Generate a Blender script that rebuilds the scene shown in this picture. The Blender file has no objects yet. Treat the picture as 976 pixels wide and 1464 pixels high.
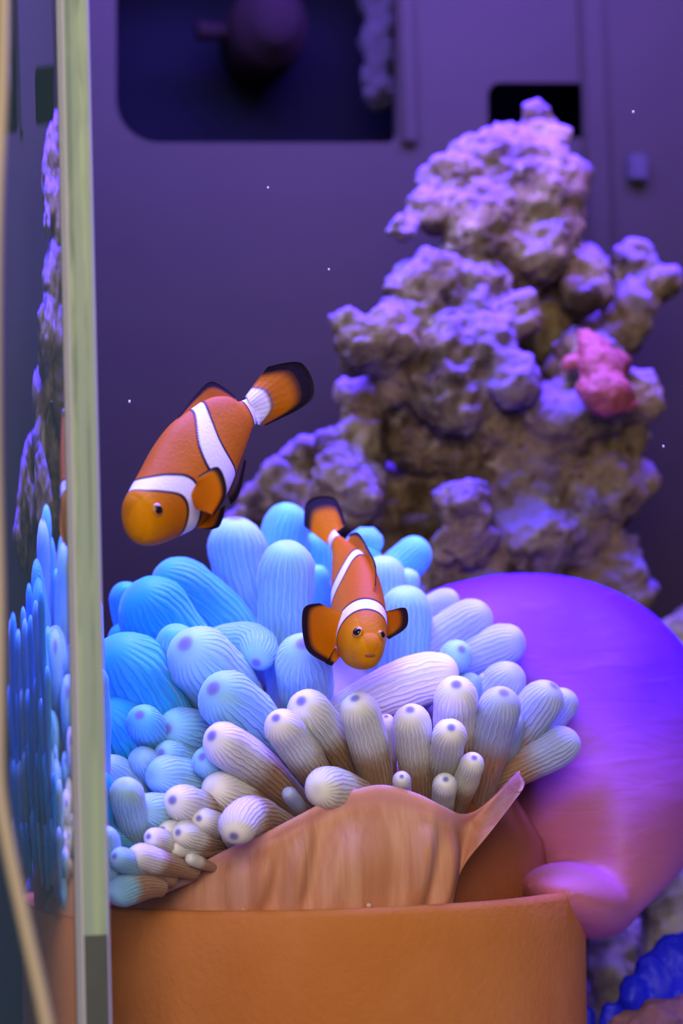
import bpy, bmesh, math, random
from mathutils import Vector, Matrix, noise

random.seed(7)
C = bpy.context.scene.collection
S = bpy.context.scene

# ------------------------------------------------------------------ camera
FPX, W, H = 3690.0, 976.0, 1464.0
YAW, PITCH, ROLL = math.radians(14.0), math.radians(5.0), math.radians(1.75)
CAM = Vector((-0.0835, -0.60, 0.125))
_f = Vector((math.sin(YAW) * math.cos(PITCH), math.cos(YAW) * math.cos(PITCH), math.sin(PITCH)))
_r0 = _f.cross(Vector((0, 0, 1))).normalized()
_u0 = _r0.cross(_f).normalized()
_u = (_u0 * math.cos(ROLL) + _r0 * math.sin(ROLL)).normalized()
_r = _f.cross(_u).normalized()
cd = bpy.data.cameras.new('camera')
cd.sensor_fit = 'HORIZONTAL'; cd.sensor_width = 36.0; cd.lens = 36.0 * FPX / W
cd.clip_start = 0.01; cd.clip_end = 50
cd.dof.use_dof = True; cd.dof.focus_distance = 0.672; cd.dof.aperture_fstop = 13.5
cam = bpy.data.objects.new('camera', cd); C.objects.link(cam)
m3 = Matrix((_r, _u, -_f)).transposed()
cam.matrix_world = Matrix.Translation(CAM) @ m3.to_4x4()
S.camera = cam


def P(px, py, y):
    """photo pixel on the plane at depth y of the tank -> point"""
    d = _f + _r * ((px - W / 2) / FPX) + _u * ((H / 2 - py) / FPX)
    return CAM + d * ((y - CAM.y) / d.y)


def M(y):
    """metres per pixel at depth y"""
    return (y - CAM.y) / FPX


# ------------------------------------------------------------------ world, lights, exposure
S.view_settings.view_transform = 'Standard'
S.view_settings.look = 'None'
S.view_settings.exposure = 0.0
S.view_settings.gamma = 1.0
S.view_settings.use_curve_mapping = False
wd = bpy.data.worlds.new('room_light'); S.world = wd; wd.use_nodes = True
wd.node_tree.nodes['Background'].inputs[0].default_value = (0.30, 0.36, 0.46, 1)
wd.node_tree.nodes['Background'].inputs[1].default_value = 0.16


def area(name, loc, target, size, sizey, col, power):
    l = bpy.data.lights.new(name, 'AREA'); l.shape = 'RECTANGLE'
    l.size = size; l.size_y = sizey; l.color = col; l.energy = power
    o = bpy.data.objects.new(name, l); C.objects.link(o)
    o.location = loc
    o.rotation_euler = (Vector(target) - Vector(loc)).to_track_quat('-Z', 'Y').to_euler()
    return o


area('aquarium_lamp', (0.15, 0.13, 0.45), (0.15, 0.14, 0.0), 0.30, 0.10, (0.18, 0.10, 1.0), 8.6)
area('added_cyan_fill', (0.02, 0.06, 0.44), (0.10, 0.10, 0.08), 0.10, 0.08, (0.30, 0.70, 1.0), 0.6)  # cyan fill added to brighten the tentacles at the left
area('room_lamp', (-0.25, -1.3, 0.55), (0.12, 0.1, 0.1), 0.7, 0.7, (1.0, 0.83, 0.64), 14.5)

# ------------------------------------------------------------------ helpers


def nodes_mat(name):
    m = bpy.data.materials.new(name); m.use_nodes = True
    nt = m.node_tree; b = nt.nodes['Principled BSDF']
    return m, nt, b


def mix(nt, fac, a, b):
    n = nt.nodes.new('ShaderNodeMix'); n.data_type = 'RGBA'
    for sock, v in ((n.inputs[0], fac), (n.inputs[6], a), (n.inputs[7], b)):
        if isinstance(v, bpy.types.NodeSocket): nt.links.new(v, sock)
        elif isinstance(v, (int, float)): sock.default_value = v
        else: sock.default_value = (*v, 1)
    return n.outputs[2]


def ntex(nt, scale, detail=4, rough=0.6, vec=None, dist=0.0):
    n = nt.nodes.new('ShaderNodeTexNoise')
    n.inputs['Scale'].default_value = scale; n.inputs['Detail'].default_value = detail
    n.inputs['Roughness'].default_value = rough; n.inputs['Distortion'].default_value = dist
    if vec is None:
        tc = nt.nodes.new('ShaderNodeTexCoord'); vec = tc.outputs['Object']
    nt.links.new(vec, n.inputs['Vector'])
    return n.outputs['Fac']


def ramp(nt, fac, lo, hi):
    n = nt.nodes.new('ShaderNodeMapRange'); n.interpolation_type = 'SMOOTHSTEP'
    nt.links.new(fac, n.inputs[0]); n.inputs[1].default_value = lo; n.inputs[2].default_value = hi
    return n.outputs[0]


def bump(nt, b, h, dist, strength=1.0):
    n = nt.nodes.new('ShaderNodeBump'); n.inputs['Distance'].default_value = dist
    n.inputs['Strength'].default_value = strength
    nt.links.new(h, n.inputs['Height']); nt.links.new(n.outputs[0], b.inputs['Normal'])


def mapped(nt, scale, coord='Object'):
    tc = nt.nodes.new('ShaderNodeTexCoord'); mp = nt.nodes.new('ShaderNodeMapping')
    mp.inputs['Scale'].default_value = scale
    nt.links.new(tc.outputs[coord], mp.inputs[0])
    return mp.outputs[0]


def plain(name, col, rough=0.5, var=0.0, scale=40.0, bmp=0.0, bscale=200.0, spec=0.5):
    m, nt, b = nodes_mat(name)
    if var:
        f = ntex(nt, scale)
        nt.links.new(mix(nt, f, [c * (1 - var) for c in col], [min(1, c * (1 + var)) for c in col]), b.inputs['Base Color'])
    else:
        b.inputs['Base Color'].default_value = (*col, 1)
    b.inputs['Roughness'].default_value = rough
    b.inputs['Specular IOR Level'].default_value = spec
    if bmp: bump(nt, b, ntex(nt, bscale), bmp)
    return m


def link(name, me, mat, parent=None, smooth=True):
    o = bpy.data.objects.new(name, me); C.objects.link(o)
    if mat: me.materials.append(mat)
    if smooth: me.polygons.foreach_set('use_smooth', [True] * len(me.polygons))
    if parent: o.parent = parent; o.matrix_parent_inverse = Matrix.Translation(-parent.location)
    return o


def pydata(name, v, f, mat, parent=None, smooth=True):
    me = bpy.data.meshes.new(name); me.from_pydata([tuple(p) for p in v], [], f); me.update()
    return link(name, me, mat, parent, smooth)


def empty(name, loc, label, cat, group=None):
    o = bpy.data.objects.new(name, None); C.objects.link(o); o.location = loc
    o.empty_display_size = 0.01
    tag(o, label, cat, group)
    return o


def tag(o, label, cat, group=None):
    o['label'] = label; o['category'] = cat
    if group: o['group'] = group
    return o


def box(name, a, b, mat, parent=None, bev=0.0):
    bm = bmesh.new(); bmesh.ops.create_cube(bm, size=1)
    for v in bm.verts:
        v.co = Vector(((a[i] + b[i]) / 2 + v.co[i] * (b[i] - a[i]) for i in range(3)))
    if bev: bmesh.ops.bevel(bm, geom=bm.edges[:], offset=bev, segments=2, affect='EDGES')
    me = bpy.data.meshes.new(name); bm.to_mesh(me); bm.free()
    return link(name, me, mat, parent, smooth=False)


def smoothstep(a, b, x):
    t = max(0.0, min(1.0, (x - a) / (b - a))); return t * t * (3 - 2 * t)


def interp(keys, s):
    """Catmull-Rom through a list of equal-length tuples at parameter s in [0, n-1]"""
    n = len(keys); s = max(0.0, min(n - 1.0, s)); i = min(int(s), n - 2); t = s - i
    p0, p1, p2, p3 = keys[max(i - 1, 0)], keys[i], keys[i + 1], keys[min(i + 2, n - 1)]
    return tuple(0.5 * ((2 * b) + (c - a) * t + (2 * a - 5 * b + 4 * c - d) * t * t + (3 * b - a - 3 * c + d) * t ** 3)
                 for a, b, c, d in zip(p0, p1, p2, p3))


def blobs(name, balls, voxel, mat, parent=None, smooth_it=6, disp=(), shift=None):
    """balls (point, radius[, squash]) melted into one skin, then displaced by fractal noise (freq, amp, kind)"""
    bm = bmesh.new()
    for b in balls:
        sq = b[2] if len(b) > 2 else (1, 1, 1)
        mt = Matrix.Translation(b[0]) @ Matrix.Diagonal((b[1] * sq[0], b[1] * sq[1], b[1] * sq[2], 1))
        bmesh.ops.create_icosphere(bm, subdivisions=3, radius=1, matrix=mt)
    me = bpy.data.meshes.new(name); bm.to_mesh(me); bm.free()
    o = bpy.data.objects.new(name, me); C.objects.link(o)
    md = o.modifiers.new('r', 'REMESH'); md.mode = 'VOXEL'; md.voxel_size = voxel
    if smooth_it:
        sm = o.modifiers.new('s', 'SMOOTH'); sm.iterations = smooth_it; sm.factor = 0.5
    dg = bpy.context.evaluated_depsgraph_get()
    me2 = bpy.data.meshes.new_from_object(o.evaluated_get(dg))
    bpy.data.objects.remove(o); bpy.data.meshes.remove(me)
    me2.name = name
    nor = [v.normal.copy() for v in me2.vertices]
    for v, n in zip(me2.vertices, nor):
        d = 0.0
        for fq, amp, kind in disp:
            p = v.co * fq
            if kind == 'f': d += amp * noise.fractal(p, 0.7, 2.1, 4)
            elif kind == 'r': d += amp * (noise.ridged_multi_fractal(p, 0.8, 2.0, 3, 1.0, 2.0) - 1.0)
            elif kind == 'v':
                q = noise.voronoi(p)[0]; d += amp * (min(q[0], 0.55) - 0.35)
            else: d += amp * noise.noise(p)
        v.co += n * d
    me2.update()
    return link(name, me2, mat, parent)


def tube(name, pts, rads, mat, parent=None, seg=12, cap=True):
    """swept tube through points"""
    v, f = [], []; n = len(pts); prev = None
    for i in range(n):
        t = (pts[min(i + 1, n - 1)] - pts[max(i - 1, 0)]).normalized()
        ref = prev if prev is not None else (Vector((0, 1, 0)) if abs(t.y) < 0.8 else Vector((1, 0, 0)))
        a = (ref - t * ref.dot(t)).normalized(); prev = a; b = t.cross(a)
        for k in range(seg):
            an = 2 * math.pi * k / seg
            v.append(pts[i] + (a * math.cos(an) + b * math.sin(an)) * rads[i])
    for i in range(n - 1):
        for k in range(seg):
            k2 = (k + 1) % seg
            f.append((i * seg + k, i * seg + k2, (i + 1) * seg + k2, (i + 1) * seg + k))
    if cap:
        f.append(tuple(range(seg))[::-1]); f.append(tuple((n - 1) * seg + k for k in range(seg)))
    return pydata(name, v, f, mat, parent)


def lathe(name, prof, centre, mat, parent=None, seg=96):
    v, f = [], []
    for r, z in prof:
        for k in range(seg):
            a = 2 * math.pi * k / seg
            v.append(Vector((centre[0] + r * math.cos(a), centre[1] + r * math.sin(a), centre[2] + z)))
    n = len(prof)
    for i in range(n - 1):
        for k in range(seg):
            k2 = (k + 1) % seg
            f.append((i * seg + k, i * seg + k2, (i + 1) * seg + k2, (i + 1) * seg + k))
    return pydata(name, v, f, mat, parent)


# ------------------------------------------------------------------ setting: floor, rear wall, room
TD = 0.24            # inner depth of the tank
TH = 0.0078          # glass thickness
mat_sand = plain('sand', (0.52, 0.46, 0.42), 0.95, 0.35, 400, 0.002, 600, 0.2)
fl = box('floor', (TH, 0.008, -0.012), (0.42, TD, 0.0), mat_sand)
fl['kind'] = 'structure'

mat_rear = plain('rear_plastic', (0.021, 0.0145, 0.0095), 0.8, 0.12, 25, spec=0.2)
mat_dark = plain('dark_chamber', (0.0006, 0.0002, 0.005), 0.8, spec=0.1)


def rrect(x0, y0, x1, y1, rad, y, n=8):
    """rounded rectangle as points; rad = (tl, tr, br, bl) in pixels"""
    out = []
    for (cx, cy, r, a0) in ((x0 + rad[0], y0 + rad[0], rad[0], 180), (x1 - rad[1], y0 + rad[1], rad[1], 270),
                            (x1 - rad[2], y1 - rad[2], rad[2], 0), (x0 + rad[3], y1 - rad[3], rad[3], 90)):
        for k in range(n + 1):
            a = math.radians(a0 + 90 * k / n)
            out.append(P(cx + r * math.cos(a), cy + r * math.sin(a), y))
    return out


bm = bmesh.new()
loops = [[Vector((TH, TD, -0.012)), Vector((0.42, TD, -0.012)), Vector((0.42, TD, 0.44)), Vector((TH, TD, 0.44))],
         rrect(166, -150, 568, 204, (40, 40, 16, 62), TD), rrect(697, 118, 838, 197, (18, 6, 4, 6), TD)]
edges = []
for lp in loops:
    vs = [bm.verts.new(p) for p in lp]
    for i in range(len(vs)): edges.append(bm.edges.new((vs[i], vs[(i + 1) % len(vs)])))
bmesh.ops.triangle_fill(bm, use_beauty=True, edges=edges)
r = bmesh.ops.extrude_face_region(bm, geom=bm.faces[:])
for v in [g for g in r['geom'] if isinstance(g, bmesh.types.BMVert)]: v.co.y += 0.005
bmesh.ops.recalc_face_normals(bm, faces=bm.faces[:])
me = bpy.data.meshes.new('wall_back'); bm.to_mesh(me); bm.free()
wb = link('wall_back', me, mat_rear, None, False); wb['kind'] = 'structure'
cb = box('chamber_backing', (TH, TD + 0.055, -0.012), (0.42, TD + 0.058, 0.44), mat_dark, wb)
for (xa, xb, yy) in ((577, 600, 0.0), (838, 872, 0.0)):
    a = P(xa, 330, TD); b = P(xb, 330, TD)
    zt = 0.44; zb = P(xa, 330 if xa < 700 else 420, TD).z
    box('rib', (a.x, TD - 0.003, P(xa, 208, TD).z if xa < 700 else zb), (b.x, TD + 0.001, zt), mat_rear, wb, 0.0012)

mat_roomwall = plain('room_wall', (0.20, 0.36, 0.56), 0.8, 0.08, 6)
rw = box('wall_room', (-1.6, 1.05, -0.5), (1.2, 1.09, 1.6), mat_roomwall); rw['kind'] = 'structure'

# ------------------------------------------------------------------ aquarium glass
tank = empty('aquarium', (0.0, 0.0, -0.012), 'clear rimless glass aquarium with a greenish polished edge', 'aquarium')
ZB, ZT = -0.012, 0.44
mg = bpy.data.materials.new('clear_pane'); mg.use_nodes = True; nt = mg.node_tree
nt.nodes.remove(nt.nodes['Principled BSDF'])
tr = nt.nodes.new('ShaderNodeBsdfTransparent'); nt.links.new(tr.outputs[0], nt.nodes['Material Output'].inputs[0])
box('front_pane', (TH, 0.0005, ZB), (0.42, 0.0078, ZT), mg, tank)
# the side pane bends light into the water behind it
ms = bpy.data.materials.new('side_glass'); ms.use_nodes = True; nt = ms.node_tree
nt.nodes.remove(nt.nodes['Principled BSDF'])
rf = nt.nodes.new('ShaderNodeBsdfRefraction'); rf.inputs['IOR'].default_value = 1.333; rf.inputs['Roughness'].default_value = 0.0
rf.inputs['Color'].default_value = (0.92, 0.97, 1, 1)
gl = nt.nodes.new('ShaderNodeBsdfGlossy'); gl.inputs['Roughness'].default_value = 0.08
mx = nt.nodes.new('ShaderNodeMixShader'); mx.inputs[0].default_value = 0.36
nt.links.new(rf.outputs[0], mx.inputs[1]); nt.links.new(gl.outputs[0], mx.inputs[2])
nt.links.new(mx.outputs[0], nt.nodes['Material Output'].inputs[0])
sp = pydata('side_pane', [(0, 0.001, ZB), (0, TD + 0.005, ZB), (0, TD + 0.005, ZT), (0, 0.001, ZT),
                          (TH, 0.006, ZB), (TH, TD, ZB), (TH, TD, ZT), (TH, 0.006, ZT)],
            [(3, 2, 1, 0), (4, 5, 6, 7)], ms, tank, False)
sp.data.materials.append(mg); sp.data.polygons[1].material_index = 1
sp.data.update()
for p in sp.data.polygons:
    print('side pane normal', p.index, p.normal)
# polished front edge of that pane
m_edge, nt, b = nodes_mat('green_glass_edge')
vec = mapped(nt, (140, 140, 24)); f1 = ntex(nt, 1.0, 3, 0.55, vec)
vec2 = mapped(nt, (500, 60, 3)); f2 = ntex(nt, 1.0, 2, 0.5, vec2)
c1 = mix(nt, ramp(nt, f1, 0.36, 0.60), (0.17, 0.27, 0.22), (0.46, 0.60, 0.41))  # blurry light inside the glass, painted as green blotches
c2 = mix(nt, ramp(nt, f2, 0.4, 0.7), c1, (0.36, 0.46, 0.43))
nt.links.new(c2, b.inputs['Base Color']); b.inputs['Roughness'].default_value = 0.25
m_bev = plain('edge_bevel', (0.62, 0.62, 0.76), 0.2)
m_edge_low = plain('dark_lower_edge', (0.075, 0.085, 0.09), 0.4, 0.3, 60)  # dark grey for the lower end of the edge
zs = P(135, 1337, 0).z
CH = 0.0010
edge = box('polished_edge', (CH * 1.7, 0.0, zs), (TH - CH * 0.6, 0.003, ZT), m_edge, sp)
edge_low = box('lower_edge', (CH * 1.7, 0.0, ZB), (TH - CH * 0.6, 0.003, zs), m_edge_low, sp)


def prism(name, xs_ys, z0, z1, mat, parent):
    n = len(xs_ys); v = [(x, y, z0) for x, y in xs_ys] + [(x, y, z1) for x, y in xs_ys]
    f = [(i, (i + 1) % n, n + (i + 1) % n, n + i) for i in range(n)] + [tuple(range(n))[::-1], tuple(range(n, 2 * n))]
    return pydata(name, v, f, mat, parent, False)


prism('bevel', [(0, 0.0016), (CH * 0.55, 0.0006), (CH * 0.55, 0.003), (0, 0.003)], ZB, ZT, m_bev, sp)
m_seam = plain('seam', (0.32, 0.34, 0.46), 0.3)
prism('bevel', [(CH * 0.55, 0.0012), (CH * 1.15, 0.0012), (CH * 1.15, 0.003), (CH * 0.55, 0.003)], ZB, ZT, m_seam, sp)
prism('bevel', [(CH * 1.15, 0.0004), (CH * 1.7, 0.0), (CH * 1.7, 0.003), (CH * 1.15, 0.003)], ZB, ZT, m_bev, sp)
prism('bevel', [(TH - CH * 0.6, 0.0), (TH, 0.0006), (TH, 0.003), (TH - CH * 0.6, 0.003)], ZB, ZT, m_bev, sp)

# ------------------------------------------------------------------ flower pot
m_pot, nt, b = nodes_mat('terracotta')
f1 = ntex(nt, 18, 5); f2 = ntex(nt, 90, 4)
c = mix(nt, ramp(nt, f1, 0.35, 0.7), (0.54, 0.18, 0.040), (0.62, 0.23, 0.075))
c = mix(nt, ramp(nt, f2, 0.68, 0.78), c, (0.40, 0.14, 0.04))
nt.links.new(c, b.inputs['Base Color']); b.inputs['Roughness'].default_value = 0.75; b.inputs['Specular IOR Level'].default_value = 0.25
bump(nt, b, ntex(nt, 500, 3), 0.0003)
PC = P(478, 1300, 0.10); PR = 0.0690; RIM = P(420, 1303, 0.032).z
pot = lathe('flower_pot', [(0.0, 0.0), (PR * 0.80, 0.0), (PR * 0.82, 0.002), (PR * 0.985, RIM * 0.45), (PR, RIM - 0.010), (PR, RIM - 0.002), (PR - 0.0006, RIM - 0.0006), (PR - 0.002, RIM),
                           (PR - 0.006, RIM - 0.0003), (PR - 0.0075, RIM - 0.002), (PR - 0.009, RIM - 0.03), (PR * 0.78, 0.006), (0.0, 0.006)],
            (PC.x, 0.10, 0.0), m_pot)
tag(pot, 'orange terracotta flower pot holding the anemone', 'flower pot')

# ------------------------------------------------------------------ live rock
m_rock, nt, b = nodes_mat('live_rock')
n1 = ntex(nt, 55, 6, 0.65); n2 = ntex(nt, 160, 5, 0.7); n3 = ntex(nt, 28, 4, 0.6, None, 0.4)
c = mix(nt, ramp(nt, n1, 0.35, 0.62), (0.045, 0.024, 0.008), (0.24, 0.165, 0.075))
c = mix(nt, ramp(nt, n2, 0.55, 0.75), c, (0.44, 0.35, 0.22))
c = mix(nt, ramp(nt, n3, 0.54, 0.70), c, (0.19, 0.12, 0.13))
# violet lamp light on the upper faces, painted into the colour
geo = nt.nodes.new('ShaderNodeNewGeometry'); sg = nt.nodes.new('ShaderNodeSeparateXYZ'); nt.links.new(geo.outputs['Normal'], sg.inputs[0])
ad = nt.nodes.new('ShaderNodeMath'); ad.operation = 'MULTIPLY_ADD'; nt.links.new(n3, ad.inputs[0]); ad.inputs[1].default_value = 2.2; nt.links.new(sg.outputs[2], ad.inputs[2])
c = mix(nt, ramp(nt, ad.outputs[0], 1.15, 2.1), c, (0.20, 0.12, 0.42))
c = mix(nt, ramp(nt, n2, 0.42, 0.30), c, (0.025, 0.013, 0.008))
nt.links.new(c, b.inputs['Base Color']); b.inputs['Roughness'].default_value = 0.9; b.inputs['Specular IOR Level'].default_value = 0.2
bump(nt, b, ntex(nt, 420, 5, 0.7), 0.0016)

ROCK = [(762, 157, 15, .190), (767, 178, 25, .190), (779, 205, 36, .190), (660, 385, 45, .178), (720, 400, 50, .184), (800, 420, 50, .194), (735, 215, 40, .188), (700, 245, 62, .185), (650, 275, 55, .180), (610, 300, 38, .175),
        (575, 325, 26, .168), (750, 285, 80, .183), (795, 265, 40, .186), (690, 330, 58, .174), (760, 360, 50, .175), (800, 330, 34, .176), (720, 385, 40, .178),
        (620, 425, 60, .172), (680, 430, 55, .170), (590, 470, 48, .170), (535, 478, 34, .160), (500, 470, 32, .160), (515, 500, 38, .162), (560, 490, 46, .165), (590, 540, 50, .172),
        (737, 455, 38, .163), (700, 500, 44, .160), (735, 540, 38, .156), (645, 560, 58, .165), (640, 500, 50, .166),
        (835, 385, 36, .178), (838, 425, 34, .174), (905, 375, 32, .184), (935, 410, 34, .184), (905, 430, 38, .182), (880, 470, 34, .186),
        (800, 470, 50, .190), (830, 520, 50, .172), (850, 570, 66, .166), (905, 560, 40, .164), (800, 600, 60, .166), (880, 620, 48, .172),
        (690, 620, 80, .178), (600, 620, 55, .182), (520, 580, 44, .182), (505, 640, 40, .176), (500, 690, 48, .166), (500, 730, 44, .170),
        (640, 700, 80, .196), (660, 725, 42, .158), (658, 770, 42, .160), (750, 690, 80, .176), (850, 690, 72, .174), (900, 690, 34, .172), (765, 780, 62, .168), (830, 780, 60, .174),
        (885, 810, 44, .172), (905, 845, 34, .172), (615, 830, 50, .172), (700, 850, 80, .178), (800, 880, 80, .180),
        (445, 665, 40, .186), (405, 700, 34, .186), (365, 730, 30, .186), (330, 755, 26, .186), (440, 720, 40, .186), (380, 770, 40, .188),
        (560, 760, 90, .200), (680, 560, 90, .200), (780, 480, 80, .204), (760, 640, 100, .200)]
rock_root = empty('live_rock', (P(700, 900, .185).x, .185, 0.0), 'tall craggy beige and purple live rock standing behind the anemone', 'rock')
balls = [(P(a, b_, y), r_ * 1.10 * M(y), (1, 0.85, 1)) for a, b_, r_, y in ROCK]
# foot of the rock, down to the sand
base = P(690, 900, .19)
for k in range(5):
    balls.append((Vector((base.x + (k - 2) * 0.017, .205, 0.075 - 0.005 * abs(k - 2))), 0.026, (1, .7, 1)))
    balls.append((Vector((base.x + (k - 2) * 0.020, .207, 0.030)), 0.030, (1, .7, 1.1)))
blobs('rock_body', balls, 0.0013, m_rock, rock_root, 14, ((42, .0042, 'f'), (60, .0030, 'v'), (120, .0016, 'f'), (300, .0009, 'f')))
m_pink = plain('pink_sponge', (0.25, 0.040, 0.040), 0.7, 0.35, 120, 0.0012, 300)
pk = [(P(850, 500, .150), 24 * M(.15)), (P(838, 485, .152), 14 * M(.15)), (P(862, 530, .146), 30 * M(.15)), (P(885, 520, .150), 20 * M(.15)), (P(868, 565, .142), 30 * M(.15), (1, .6, 1)),
      (P(895, 575, .142), 18 * M(.15), (1, .6, 1)), (P(835, 555, .146), 16 * M(.15)), (P(815, 520, .152), 14 * M(.15))]
blobs('pink_sponge', [(q[0], q[1] * 1.22, (1, .8, 1)) for q in pk], 0.0009, m_pink, rock_root, 22, ((120, .0012, 'f'),))

# ------------------------------------------------------------------ rocks low on the right
m_rub, nt, b = nodes_mat('rubble')
n1 = ntex(nt, 70, 5, 0.65); n2 = ntex(nt, 200, 5, 0.7)
c = mix(nt, ramp(nt, n1, 0.35, 0.65), (0.13, 0.10, 0.13), (0.42, 0.38, 0.36))
c = mix(nt, ramp(nt, n2, 0.6, 0.75), c, (0.30, 0.16, 0.24))
nt.links.new(c, b.inputs['Base Color']); b.inputs['Roughness'].default_value = 0.9
m_blue = plain('painted_blue_light', (0.004, 0.01, 1.0), 0.6, 0.25, 80, 0.0005, 300)  # blue lamp light on the rock ledge, put into its base colour


def rubble(lst, label, name='rock', cat='rock', mat=None, vox=.0012, disp=((90, .002, 'f'), (150, .002, 'v'))):
    bl = [(P(a, b_, y), r_ * M(y)) for a, b_, r_, y in lst]
    # carry every lump down to the sand
    lo = []
    for p, r_ in bl:
        z = p.z - r_ * 0.8
        while z > r_ * 0.5:
            lo.append((Vector((p.x, p.y, z)), r_ * 1.05)); z -= r_ * 0.8
    o = blobs(name, bl + lo, vox, mat or m_rub, None, 5, disp)
    return tag(o, label, cat, None)


rubble([(965, 905, 32, .200), (985, 890, 30, .205), (990, 960, 45, .205), (1020, 920, 50, .210)], 'purple rock peeking out behind the purple mantle of the anemone')
rubble([(955, 1270, 40, .150), (985, 1290, 45, .155), (1010, 1260, 50, .16)], 'grey rock just beside the lower edge of the purple mantle')
rubble([(865, 1345, 26, .165), (890, 1365, 26, .165), (868, 1385, 24, .160), (915, 1340, 24, .170), (930, 1385, 30, .165)], 'dark grey rubble rock wedged between pot and blue rock ledge')
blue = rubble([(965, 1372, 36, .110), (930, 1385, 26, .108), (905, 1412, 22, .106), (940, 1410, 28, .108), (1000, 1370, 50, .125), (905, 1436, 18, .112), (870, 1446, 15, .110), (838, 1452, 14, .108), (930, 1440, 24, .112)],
              'rock ledge with blue light painted into its colour beside the terracotta pot', 'painted_blue_lit_rock', 'coral', m_blue, .0011, ((110, .0015, 'f'),))  # not a coral: rock ledge with blue lamp light in its base colour
m_plum = plain('plum_rock', (0.20, 0.09, 0.16), 0.85, 0.5, 160, 0.0012, 350)
rubble([(900, 1475, 32, .085), (940, 1462, 36, .085), (980, 1456, 38, .088), (870, 1490, 24, .085)], 'mottled plum coloured rock below the vivid blue rock ledge', 'rock', 'rock', m_plum)

# ------------------------------------------------------------------ anemone
AN = P(460, 1300, 0.095)
anem = empty('sea_anemone', (AN.x, 0.095, 0.02), 'bubble tip sea anemone with blue white tentacles and purple mantle', 'anemone')


def tent_mat(name, brown, lo, hi, sharp):
    m, nt, b = nodes_mat(name)
    at = nt.nodes.new('ShaderNodeVertexColor'); at.layer_name = 'Col'
    sep = nt.nodes.new('ShaderNodeSeparateColor'); nt.links.new(at.outputs[0], sep.inputs[0])
    oi = nt.nodes.new('ShaderNodeObjectInfo')
    nz = ntex(nt, 350, 3)
    ad = nt.nodes.new('ShaderNodeMath'); ad.operation = 'MULTIPLY_ADD'
    nt.links.new(nz, ad.inputs[0]); ad.inputs[1].default_value = 0.12; nt.links.new(sep.outputs[1], ad.inputs[2])
    c = mix(nt, ramp(nt, ad.outputs[0], lo, hi), brown, oi.outputs['Color'])
    c = mix(nt, sep.outputs[0], c, (0.20, 0.20, 0.55))
    uvn = nt.nodes.new('ShaderNodeTexCoord'); mp = nt.nodes.new('ShaderNodeMapping')
    mp.inputs['Scale'].default_value = (1, 1.3, 1); nt.links.new(uvn.outputs['UV'], mp.inputs[0])
    wt = nt.nodes.new('ShaderNodeTexWave'); wt.bands_direction = 'X'; wt.inputs['Scale'].default_value = 4.2
    wt.inputs['Distortion'].default_value = 3.2; wt.inputs['Detail'].default_value = 1.5; wt.inputs['Detail Scale'].default_value = 1.6
    nt.links.new(mp.outputs[0], wt.inputs['Vector']); wv = wt.outputs['Fac']
    rip = ramp(nt, wv, 0.05, 0.85)
    rip = mix(nt, sep.outputs[2], (1, 1, 1), rip)
    dk = nt.nodes.new('ShaderNodeMix'); dk.data_type = 'RGBA'; dk.blend_type = 'MULTIPLY'
    dk.inputs[0].default_value = 1.0
    nt.links.new(c, dk.inputs[6])
    nt.links.new(mix(nt, rip, (0.83, 0.87, 0.94), (1, 1, 1)), dk.inputs[7])
    nt.links.new(dk.outputs[2], b.inputs['Base Color'])
    b.inputs['Roughness'].default_value = 0.55; b.inputs['Specular IOR Level'].default_value = 0.25
    b.inputs['Subsurface Weight'].default_value = 0.45; b.inputs['Subsurface Radius'].default_value = (1, 0.9, 1.0)
    b.inputs['Subsurface Scale'].default_value = 0.004
    b.inputs['Sheen Weight'].default_value = 0.35; b.inputs['Sheen Roughness'].default_value = 0.35
    b.inputs['Sheen Tint'].default_value = (0.8, 0.9, 1, 1)
    bump(nt, b, rip, 0.0006, 0.9)
    return m


m_tb = tent_mat('tentacle_blue', (0.42, 0.42, 0.62), 0.05, 0.45, 0)
m_tw = tent_mat('tentacle_brown_stalk', (0.44, 0.25, 0.15), 0.58, 0.80, 0)
COL = {'B': (0.035, 0.48, 0.95), 'C': (0.14, 0.60, 0.92), 'L': (0.33, 0.66, 0.88), 'W': (0.88, 0.86, 0.86), 'P': (0.46, 0.54, 0.90), 'G': (0.40, 0.68, 0.72)}


def yb_of(py):
    return max(0.036, min(0.135, 0.040 + (1285 - py) * (0.085 / 380.0)))


NT = 0


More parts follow.
